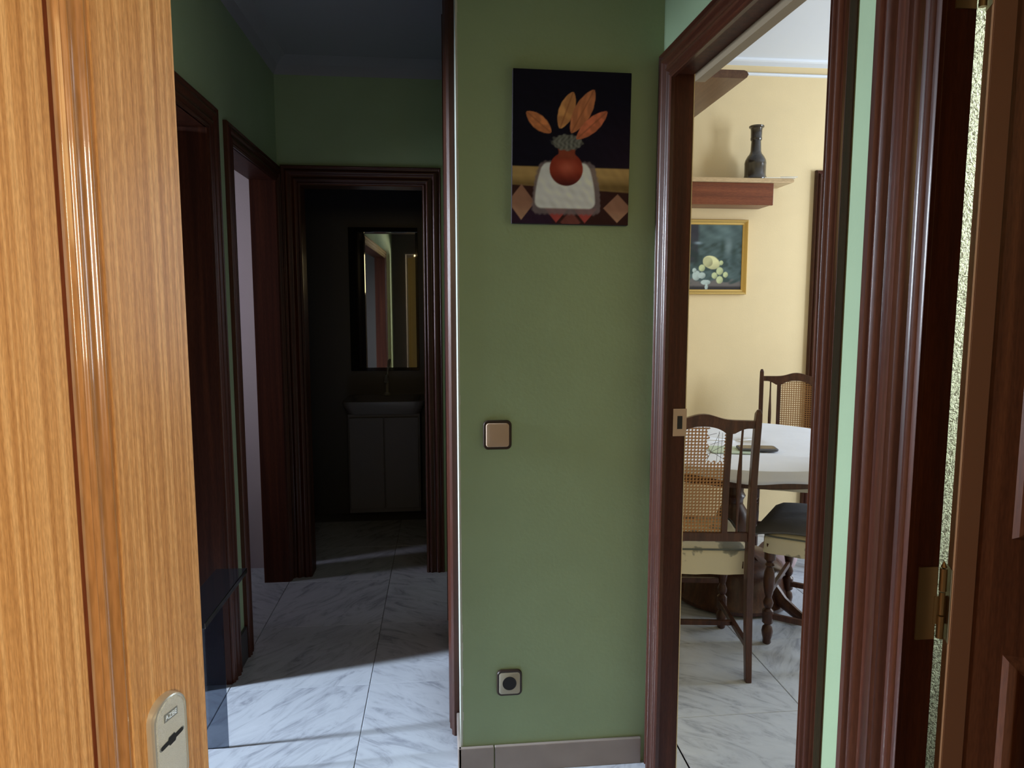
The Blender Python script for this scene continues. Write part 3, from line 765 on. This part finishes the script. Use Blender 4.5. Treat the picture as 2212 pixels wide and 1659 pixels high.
# ================================================================== DINING ROOM
# --- wall shelf and its things
sh = tag(empty('wall_shelf', (1.6, 4.10, 2.08)), 'red brown wooden wall shelf with a pale edge above the fruit picture', 'shelf')
n0 = set(bpy.data.objects)
shp = [(0.80, 0), (2.015, 0), (2.024, 0.004), (2.027, 0.012), (2.024, 0.020), (2.015, 0.0235), (0.80, 0.0235)]
MB().prism(shp, lambda p: (p[0], 3.915, 2.082 + p[1]), lambda p: (p[0], 4.099, 2.082 + p[1])).build('board', M['shelfedge'], sh, smooth=True)
MB().box(0.82, 3.935, 1.958, 1.915, 3.955, 2.0815).build('fascia', M['shelf'], sh, bevel=0.002)
MB().box(0.82, 3.956, 1.958, 1.905, 4.098, 1.974).build('underside', M['shelf'], sh, bevel=0.002)
for o in set(bpy.data.objects) - n0: rel(o, sh)
bt = MB().lathe([(0.068, 0), (0.070, 0.006), (0.062, 0.02), (0.060, 0.03), (0.060, 0.085), (0.061, 0.095), (0.058, 0.112), (0.048, 0.132), (0.036, 0.147), (0.030, 0.162), (0.028, 0.20), (0.027, 0.222),
                 (0.031, 0.226), (0.0325, 0.235), (0.031, 0.243), (0.032, 0.28), (0.034, 0.292), (0.042, 0.297), (0.043, 0.303), (0.040, 0.306), (0.028, 0.306), (0.025, 0.28), (0.02, 0.25)], seg=32)
tag(bt.build('bottle', M['ceramicdk'], loc=(1.822, 3.985, 2.106), smooth=True), 'dark embossed bottle with a flared rim standing on the wall shelf', 'bottle')
en = MB().box(-0.09, -0.045, 0, 0.09, 0.03, 0.006)
tag(en.build('envelope', M['paper'], loc=(1.945, 3.955, 2.1065), rotz=R(-6), bevel=0.001), 'folded cream papers lying on the shelf end beside the bottle', 'papers')
pn = MB().tube([(0, 0, 0.004), (0.095, -0.012, 0.004)], 0.004, 8)
tag(pn.build('pencil', M['paper'], loc=(1.955, 3.935, 2.1135), smooth=True), 'thin pale pencil sticking out past the shelf end', 'pencil')

# --- deep overhead shelf
oh = [( 0.712, 0), (1.438, 0), (1.452, 0.005), (1.460, 0.019), (1.452, 0.033), (1.438, 0.038), (0.712, 0.038)]
tag(MB().prism(oh, lambda p: (p[0], 3.30, 2.447 + p[1]), lambda p: (p[0], 4.099, 2.447 + p[1])).build('overhead_shelf', M['darkshelf'], smooth=True),
    'deep dark brown overhead shelf high in the dining room corner', 'shelf')

# --- fruit still life
def fruit_paint(U_, V_):
    # px: picture pixels, visible half is on the right
    K = np.array([0.80, 0.74, 0.52])
    g = lambda r_, g_, b_: np.clip(lin((r_, g_, b_)) / K, 0, 1)
    # visible region 125..1010 x / 215..1360 y; opening spans U .30-.. to 1
    px = -470 + U_*1480; py = 215 + V_*1145
    c = np.ones(U_.shape + (3,)) * g(78, 90, 76)
    n = blotch(U_, V_, 14, 11); n2 = blotch(U_, V_, 34, 12)
    c = c*(1 + 0.35*n + 0.18*n2)[..., None]
    c = mixc(c, g(50, 44, 42), sm(px - 200, 60)*sm(py - 900, 80)*0.85)
    c = mixc(c, g(42, 50, 38), np.clip(0.5 + 1.2*n2 + n, 0, 1)*sm(500 - py, 120)*0.75)
    c = mixc(c, g(112, 122, 104), np.exp(-(((px - 760)/80)**2 + ((py - 600)/130)**2))*0.7)
    c = mixc(c, g(45, 55, 40), np.exp(-(((px - 640)/45)**2 + ((py - 620)/150)**2))*0.8)
    c = mixc(c, g(40, 52, 40), np.exp(-(((px - 850)/60)**2 + ((py - 700)/220)**2))*0.6)
    c = mixc(c, g(128, 140, 128), np.exp(-(((px - 190)/60)**2 + ((py - 540)/22)**2))*0.8)
    c = mixc(c, g(96, 88, 72), sm(1210 - py + 30*n2*3, 50))
    c = mixc(c, g(50, 46, 38), sm(1300 - py, 40))
    def ell(cx, cy, a, b_, col, rot=0.0):
        nonlocal c
        x = (px - cx)*math.cos(rot) + (py - cy)*math.sin(rot); y = -(px - cx)*math.sin(rot) + (py - cy)*math.cos(rot)
        d = np.sqrt((x/a)**2 + (y/b_)**2) - 1 + 0.05*n2
        c = mixc(c, g(*col), sm(d, 0.12))
        c = mixc(c, g(*[k*0.55 for k in col]), sm(d, 0.12)*np.clip((x/a + y/b_)*0.4, 0, 0.6))
    ell(440, 880, 160, 112, (196, 188, 122), 0.35)
    ell(375, 870, 90, 90, (166, 160, 104))
    for cx, cy, r_ in ((270, 975, 58), (600, 1030, 64), (625, 885, 38), (505, 1110, 52), (710, 1095, 46), (605, 1185, 62)):
        ell(cx, cy, r_, r_*1.05, (170, 172, 112))
    for cx, cy, a, b_ in ((170, 1110, 75, 85), (270, 1110, 70, 55), (345, 1230, 90, 45), (360, 1310, 28, 60), (130, 1020, 40, 40)):
        ell(cx, cy, a, b_, (158, 166, 138))
    ell(-150, 900, 120, 150, (150, 90, 60)); ell(-280, 1050, 90, 90, (150, 140, 80))
    return c
fp = tag(empty('framed_picture', (1.560, 4.099, 1.449)), 'gilt framed fruit still life below the wall shelf', 'picture')
fw, fh = 0.552, 0.443
fm = MB(); P = [(0, 0), (0, -0.022), (0.004, -0.026), (0.009, -0.024), (0.020, -0.014), (0.026, -0.013), (0.030, -0.009), (0.030, 0)]
x0, x1, z0, z1 = -fw/2, fw/2, 0, fh
for (a, b2, c_, d_) in (((x0,z0),(x0,z1),(1,1),(1,-1)), ((x1,z0),(x1,z1),(-1,1),(-1,-1)), ((x0,z0),(x1,z0),(1,1),(-1,1)), ((x0,z1),(x1,z1),(1,-1),(-1,-1))):
    MB().prism(P, lambda p, a=a, c_=c_: (a[0] + c_[0]*p[0], p[1], a[1] + c_[1]*p[0]), lambda p, b2=b2, d_=d_: (b2[0] + d_[0]*p[0], p[1], b2[1] + d_[1]*p[0])).build('frame', M['gold'], fp)
print_grid('painted_surface', fw - 0.056, fh - 0.056, 140, 110, fruit_paint, fp, -0.008).location = (0, 0, 0.028)

# --- round table with cloth
TC = (1.36, 3.08)
tb = tag(empty('dining_table', (TC[0], TC[1], 0)), 'round dark wooden pedestal table under a white cloth', 'table')
MB().lathe([(0.52, 0.668), (0.583, 0.668), (0.588, 0.672), (0.588, 0.706), (0.594, 0.712), (0.598, 0.722), (0.598, 0.738), (0.592, 0.742)], seg=64).build('tabletop', M['chairwood'], tb, smooth=True)
MB().lathe([(0.06, 0.10), (0.085, 0.12), (0.09, 0.17), (0.06, 0.20), (0.052, 0.23), (0.072, 0.28), (0.082, 0.34), (0.07, 0.41), (0.045, 0.45), (0.045, 0.47), (0.055, 0.49), (0.045, 0.51), (0.05, 0.58), (0.09, 0.64), (0.10, 0.661)], seg=28).build('pedestal', M['chairwood'], tb, smooth=True)
MB().lathe([(0.27, 0.012), (0.275, 0.03), (0.262, 0.05), (0.25, 0.10), (0.235, 0.17), (0.19, 0.205), (0.12, 0.225), (0.09, 0.24)], seg=32).build('shade_block', M['chairwood'], tb, smooth=True)  # wide dark block added to stand in for shade under the table
for k in range(3):
    a = R(-61 + 120*k); dx, dy = math.cos(a), math.sin(a)
    pth = [(dx*r_, dy*r_, z) for r_, z in ((0.05, 0.20), (0.12, 0.19), (0.20, 0.13), (0.28, 0.065), (0.35, 0.035), (0.39, 0.022))]
    MB().tube(pth, [0.045, 0.045, 0.038, 0.030, 0.024, 0.021], 10, sx=0.7).build('foot', M['chairwood'], tb, smooth=True)
def cloth():
    m = MB(); seg = 128; rings = []
    rad = [0.0001, 0.15, 0.3, 0.42, 0.52, 0.575, 0.597, 0.606, 0.610]
    for r_ in rad:
        rings.append([(r_*math.cos(2*PI*i/seg), r_*math.sin(2*PI*i/seg), 0.7455 + 0.0022*noise.noise(Vector((r_*math.cos(2*PI*i/seg)*7, r_*math.sin(2*PI*i/seg)*14, 1)))*(1 if r_ < 0.58 else 0.3) - (0.0015 if r_ > 0.6 else 0)) for i in range(seg)])
    for k, t in enumerate((0.15, 0.4, 0.7, 1.0)):
        ring_ = []
        for i in range(seg):
            a = 2*PI*i/seg
            fold = 0.010*math.sin(a*9 + 0.6)*t + 0.006*math.sin(a*17 + 2)*t
            drop = 0.047 + 0.008*math.sin(a*4 + 1.0) + 0.006*math.sin(a*9)
            r_ = 0.611 + fold*0.8 + 0.004*t
            ring_.append((r_*math.cos(a), r_*math.sin(a), 0.744 - drop*t))
        rings.append(ring_)
    m.loft(rings, caps=False)
    return m
tc_ = cloth().build('tablecloth', M['cloth'], loc=(TC[0], TC[1], 0.0005), smooth=True)
sdf = tc_.modifiers.new('thick', 'SOLIDIFY'); sdf.thickness = 0.0015; sdf.offset = 1
tag(tc_, 'white cloth with soft creases draped over the round table', 'tablecloth')
# things on the table
fo = MB().loft([[(p[0], p[1], z) for p in rrect(0.20, 0.15, 0.015, 4)] for z in (0, 0.004)])
tag(fo.build('folder', M['greenish'], loc=(1.255, 2.86, 0.7495), rotz=R(-14)), 'thin pale green folder lying on the white tablecloth', 'folder')
ph = tag(empty('phone', (1.355, 2.845, 0.7540), R(-12)), 'dark phone in a pale case on the folder on the table', 'phone')
MB().loft([[(p[0], p[1], z) for p in rrect(0.165 - 2*i, 0.085 - 2*i, 0.014, 4)] for i, z in ((0.002, 0), (0, 0.003), (0, 0.009), (0.003, 0.011))]).build('case', M['padgrey'], ph, smooth=True)
MB().loft([[(p[0], p[1], z) for p in rrect(0.150, 0.072, 0.010, 4)] for z in (0.0105, 0.0118)]).build('screen', M['phonecase'], ph)

# ================================================================== CHAIRS
def seg_box_loft(path, wx, wy):
    m = MB(); rings = []
    for (x, y, z), a, b in zip(path, wx, wy):
        rings.append([(x-a, y-b, z), (x+a, y-b, z), (x+a, y+b, z), (x-a, y+b, z)])
    return m.loft(rings)
TURN = [(0.013, 0), (0.017, 0.006), (0.016, 0.018), (0.020, 0.035), (0.0225, 0.052), (0.019, 0.070), (0.012, 0.078), (0.0115, 0.082),
        (0.0165, 0.085), (0.0215, 0.090), (0.0215, 0.140), (0.0165, 0.145), (0.012, 0.150), (0.018, 0.160), (0.0205, 0.175), (0.014, 0.192), (0.012, 0.198),
        (0.017, 0.215), (0.0215, 0.245), (0.0225, 0.275), (0.020, 0.300), (0.014, 0.318), (0.0125, 0.324), (0.019, 0.332), (0.0125, 0.342), (0.0155, 0.350), (0.0225, 0.356), (0.0225, 0.425)]
def cane_mesh(w, h, sp=0.0122, tear=None):
    """woven lattice in the xz plane, centred in x, z from 0 to h, arched top"""
    m = MB()
    def top(x): return h - 0.024*(abs(x)/(w/2))**2.6
    def inside(x, z): return -w/2 <= x <= w/2 and 0 <= z <= top(x)
    def torn(x, z): return tear is not None and tear(x, z)
    def strip(p, q, hw, y):
        dx, dz = q[0]-p[0], q[1]-p[1]; L = math.hypot(dx, dz)
        if L < 1e-5: return
        nx_, nz_ = -dz/L*hw, dx/L*hw
        t = 0.0008
        vs = []
        for yy in (y - t, y + t):
            vs += [(p[0]+nx_, yy, p[1]+nz_), (p[0]-nx_, yy, p[1]-nz_), (q[0]-nx_, yy, q[1]-nz_), (q[0]+nx_, yy, q[1]+nz_)]
        m.add(vs, [(0,1,2,3),(7,6,5,4),(0,4,5,1),(1,5,6,2),(2,6,7,3),(3,7,4,0)])
    def run(p, q, hw, y, n):
        seg0 = None
        for i in range(n + 1):
            t = i/n; x = p[0]+(q[0]-p[0])*t; z = p[1]+(q[1]-p[1])*t
            ok = inside(x, z) and not torn(x, z)
            if ok and seg0 is None: seg0 = (x, z)
            if ok: last = (x, z)
            if (not ok or i == n) and seg0 is not None:
                strip(seg0, last, hw, y); seg0 = None
    k = -w/2
    nx_ = int(w/sp); off = (w - nx_*sp)/2
    for i in range(nx_ + 1):
        x = -w/2 + off + i*sp
        run((x, 0), (x, h), 0.0016, 0.0, 120)
    for j in range(int(h/sp) + 1):
        z = j*sp
        run((-w/2, z), (w/2, z), 0.0016, 0.0006, 60)
    hh = sp/2
    n = int((w + h)/sp) + 1
    for i in range(n):
        c = i*sp + hh
        # diagonal up-right : x + w/2 = s, z = s - (w - c)...
        run((-w/2, c - w), (w/2, c), 0.0008, 0.0012, 90)
        run((w/2, c - w), (-w/2, c), 0.0008, -0.0006, 90)
    return m
def make_chair(name, label, tear=None):
    t = tag(empty(name), label, 'chair', None)
    wm = M['chairwood']
    for s in (-1, 1):
        zs = [0.0, 0.12, 0.25, 0.40, 0.50, 0.62, 0.75, 0.87, 0.95, 0.995, 1.01]
        ys = [-0.235, -0.220, -0.208, -0.200, -0.200, -0.203, -0.211, -0.224, -0.236, -0.243, -0.246]
        wy = [0.014, 0.016, 0.018, 0.021, 0.020, 0.018, 0.016, 0.015, 0.014, 0.012, 0.005]
        wx = [0.011, 0.012, 0.0125, 0.0125, 0.0125, 0.0125, 0.012, 0.012, 0.012, 0.011, 0.006]
        seg_box_loft([(s*0.19, y, z) for y, z in zip(ys, zs)], wx, wy).build('stile', wm, t, bevel=0.003)
        MB().lathe(TURN, (s*0.205, 0.20, 0), 18).build('leg', wm, t, smooth=True)
        MB().box(s*0.197 - 0.009, -0.20, 0.105, s*0.197 + 0.009, 0.19, 0.127).build('stretcher', wm, t, bevel=0.002)
    MB().box(-0.188, -0.008, 0.106, 0.188, 0.008, 0.126).build('stretcher', wm, t, bevel=0.002)
    MB().box(-0.188, 0.192, 0.20, 0.188, 0.208, 0.222).build('stretcher', wm, t, bevel=0.002)
    # seat rails
    m = MB().box(-0.20, 0.18, 0.405, 0.20, 0.218, 0.432).box(-0.178, -0.172, 0.405, 0.178, -0.150, 0.432).box(-0.205, -0.165, 0.405, -0.18, 0.18, 0.432).box(0.18, -0.165, 0.405, 0.205, 0.18, 0.432)
    m.build('seat_frame', wm, t)
    # back: rails follow the stile curve; yb(z) interpolates
    def yb(z): return float(np.interp(z, zs, ys))
    # crest
    def crest_top(x):
        a = abs(x)/0.178
        return 0.974 - 0.004*a + 0.019*math.exp(-(abs(x)/0.058)**2.3) 
    def crest_bot(x):
        ax = abs(x)
        if ax < 0.083: return 0.948 - 0.026*(ax/0.083)**2.6
        if ax < 0.110: return 0.922
        return 0.922 + 0.020*math.sin(min(1, (ax - 0.110)/0.05)*PI/2)
    m = MB(); N = 48; rings = []
    for i in range(N + 1):
        x = -0.180 + 0.36*i/N; zt = crest_top(x); zb = crest_bot(x)
        rings.append([(x, yb(zb)-0.010, zb), (x, yb(zb)+0.010, zb), (x, yb(zt)+0.010, zt), (x, yb(zt)-0.010, zt)])
    m.loft(rings).build('crest_rail', wm, t, smooth=True)
    MB().box(-0.180, yb(0.54)-0.010, 0.520, 0.180, yb(0.54)+0.010, 0.552).build('lower_rail', wm, t, bevel=0.002)
    # inner posts
    for s in (-1, 1):
        seg_box_loft([(s*0.094, yb(z), z) for z in np.linspace(0.550, 0.926, 8)], [0.0105]*8, [0.009]*8).build('back_post', wm, t, bevel=0.001)
        zz = np.linspace(0.550, 0.938, 12)
        MB().tube([(s*0.140, yb(z), z) for z in zz], [0.0042 + 0.0048*math.sin(PI*((z-0.55)/0.375))**3 for z in zz], 8).build('spindle', wm, t, smooth=True)
    cn = cane_mesh(0.172, 0.396, tear=tear)
    # bend cane along the back curve
    cn.v = [(x, yb(z + 0.550) + y, z + 0.550) for x, y, z in cn.v]
    cb = cn.build('cane_panel', M['cane'], t, recalc=False); cb['kind'] = 'stuff'
    return t
def add_seat(t, mat, skirt=0.082):
    def outline(z_, k):
        pts = []
        for (cx, cy) in ((0.232, 0.232), (-0.232, 0.232), (-0.200, -0.178), (0.200, -0.178)):
            pts.append((cx*k, cy*k if cy > 0 else cy*k))
        return pts
    m = MB(); rings = []
    def poly(k, z, wv=0.0):
        C_ = [(0.232, 0.232), (-0.232, 0.232), (-0.205, -0.176), (0.205, -0.176)]
        r_ = []
        for i in range(4):
            a, b = C_[i], C_[(i+1) % 4]
            for j in range(14):
                t_ = j/14; x = a[0]+(b[0]-a[0])*t_; y = a[1]+(b[1]-a[1])*t_
                e = min(t_, 1-t_)
                rd = 1 - 0.05*max(0, 1 - e/0.10)
                r_.append((x*k*rd + wv*math.sin((x+y)*60)*0.003, y*k*rd + wv*math.cos((x-y)*55)*0.003, z))
        return r_
    m.loft([poly(0.2, 0.502), poly(0.6, 0.500), poly(0.88, 0.492), poly(0.985, 0.474), poly(1.0, 0.462), poly(1.0, 0.435, .5), poly(1.005, 0.475 - skirt, 1)])
    o = m.build('seat', mat, t, smooth=True)
    pth = [(x, y, 0.4775) for x, y, z in poly(0.995, 0)]
    MB().tube(pth + [pth[0]], 0.0035, 6).build('piping', flat('grey_green_piping', (0.10, 0.11, 0.10), 0.8), o, smooth=True)
    return o
def tear(x, z):     # torn corner of the cane near the upper right
    return x > 0.022 + 0.004*math.sin(z*180) and z > 0.268 + 0.004*math.sin(x*300) and x < 0.078
c1 = make_chair('dining_chair', 'nearest dark cane backed chair with a torn panel, its back to the doorway', tear)
s1 = add_seat(c1, M['seat'], 0.092)
# broken loose canes in the tear
tm = MB()
for (a, b) in (((0.020, 0.27), (0.060, 0.375)), ((0.055, 0.265), (0.058, 0.38)), ((0.068, 0.265), (0.070, 0.375)), ((0.010, 0.315), (0.083, 0.275)), ((0.012, 0.36), (0.05, 0.372)), ((0.03, 0.33), (0.08, 0.345)), ((0.015, 0.29), (0.083, 0.33))):
    y0 = float(np.interp(a[1]+0.55, [0.75, 0.87, 0.95], [-0.211, -0.224, -0.236])); y1 = float(np.interp(b[1]+0.55, [0.75, 0.87, 0.95], [-0.211, -0.224, -0.236]))
    tm.tube([(a[0], y0, a[1]+0.55), ((a[0]+b[0])/2, (y0+y1)/2 - 0.004, (a[1]+b[1])/2+0.553), (b[0], y1, b[1]+0.55)], 0.0007, 5)
tm.build('broken_cane', M['dkplastic'], c1)
th = R(-8)
cx = 1.104 - (0.19*math.cos(th) + 0.235*math.sin(th)); cy = 2.321 - (0.19*math.sin(th) - 0.235*math.cos(th))
c1.location = (cx, cy, 0); c1.rotation_euler = (0, 0, th)

c2 = copy_tree(c1)
for ch in list(c2.children):
    if ch.name.startswith('broken_cane') or ch.name.startswith('cane_panel'): bpy.data.objects.remove(ch)
    elif ch.name.startswith('seat.') or ch.name == 'seat':
        for g in list(ch.children): bpy.data.objects.remove(g)
        bpy.data.objects.remove(ch)
add_seat(c2, M['seat'], 0.068)
cn = cane_mesh(0.172, 0.396)
zs_ = [0.50, 0.62, 0.75, 0.87, 0.95]; ys_ = [-0.200, -0.203, -0.211, -0.224, -0.236]
cn.v = [(x, float(np.interp(z + 0.55, zs_, ys_)) + y, z + 0.550) for x, y, z in cn.v]
o = cn.build('cane_panel', M['cane'], c2, recalc=False); o['kind'] = 'stuff'
c2['label'] = 'cane backed chair across the round table, standing by the cream wall'
c2.location = (1.94, 3.60, 0); c2.rotation_euler = (0, 0, R(155))
c3 = copy_tree(c2)
c3['label'] = 'side chair with a floppy charcoal cushion, cut off by the door frame'
c3.location = (1.594, 2.635, 0); c3.rotation_euler = (0, 0, R(51.8))
for ch in c3.children:
    if ch.name.startswith('seat') and not ch.name.startswith('seat_frame'): ch.location.z -= 0.020
for c in (c1, c2, c3): c['group'] = 'cane backed dining chairs'

# charcoal pads on chairs
def pad(name, label, loc, rotz, s=0.44):
    m = MB(); n = 16; rings = []
    top = {}
    for side in (1, -1):
        for j in range(n + 1):
            for i in range(n + 1):
                u = -1 + 2*i/n; v = -1 + 2*j/n
                e = max(abs(u), abs(v)); corner = (abs(u)*abs(v))**3
                th_ = 0.020*math.sqrt(max(0, 1 - e**4)) + 0.003
                x = u*s/2*(1 + 0.10*corner); y = v*s/2*(1 + 0.10*corner)
                z = side*th_ - 0.030*corner + 0.03
                top[(side, i, j)] = len(m.v); m.v.append((x, y, z))
    for j in range(n):
        for i in range(n):
            for side in (1, -1):
                q = [top[(side, i, j)], top[(side, i+1, j)], top[(side, i+1, j+1)], top[(side, i, j+1)]]
                m.f.append(tuple(q if side == 1 else q[::-1])); m.m.append(0)
    edge = [(i, 0) for i in range(n)] + [(n, j) for j in range(n)] + [(i, n) for i in range(n, 0, -1)] + [(0, j) for j in range(n, 0, -1)]
    for a, b in zip(edge, edge[1:] + edge[:1]):
        m.f.append((top[(1, *a)], top[(-1, *a)], top[(-1, *b)], top[(1, *b)])); m.m.append(0)
    return tag(m.build(name, M['padgrey'], loc=loc, rotz=rotz, smooth=True), label, 'cushion', 'charcoal seat cushions')
pad('seat_cushion', 'floppy charcoal cushion on the chair beside the door frame', (1.575, 2.66, 0.452), R(51.8), 0.45)
pad('seat_cushion', 'charcoal cushion on the chair by the cream wall, seen under the table', (1.94, 3.62, 0.482), R(155), 0.42)

# mauve cloth bag and red cord on the floor under the table
bg = MB(); rings = []
for k in range(9):
    z = 0.16*k/8; r0 = 0.095*math.sin(PI*(0.16 + 0.70*k/8))**0.8
    rings.append([((r0*(1 + 0.18*noise.noise(Vector((math.cos(a)*1.6, math.sin(a)*1.6, z*12))))*math.cos(a))*1.2, r0*(1 + 0.18*noise.noise(Vector((math.cos(a)*1.6, 3 + math.sin(a)*1.6, z*12))))*math.sin(a), z) for a in [2*PI*i/24 for i in range(24)]])
bg.loft(rings)
tag(bg.build('cloth_bag', M['pink'], loc=(1.715, 3.34, 0.001), smooth=True), 'crumpled mauve cloth bag on the floor behind the chair leg', 'bag')
cdp = []
for i in range(70):
    t_ = i/69; a = t_*PI*5.2
    cdp.append((0.055*math.cos(a)*(1 + 0.25*math.sin(a*0.37)), 0.045*math.sin(a*1.03), 0.006 + 0.10*abs(math.sin(t_*PI))*(0.5 + 0.5*math.sin(a*0.7))))
tag(MB().tube(cdp, 0.0035, 6).build('red_cord', M['redcord'], loc=(1.665, 3.215, 0.0), smooth=True), 'looped red cord lying by the mauve bag', 'cord')
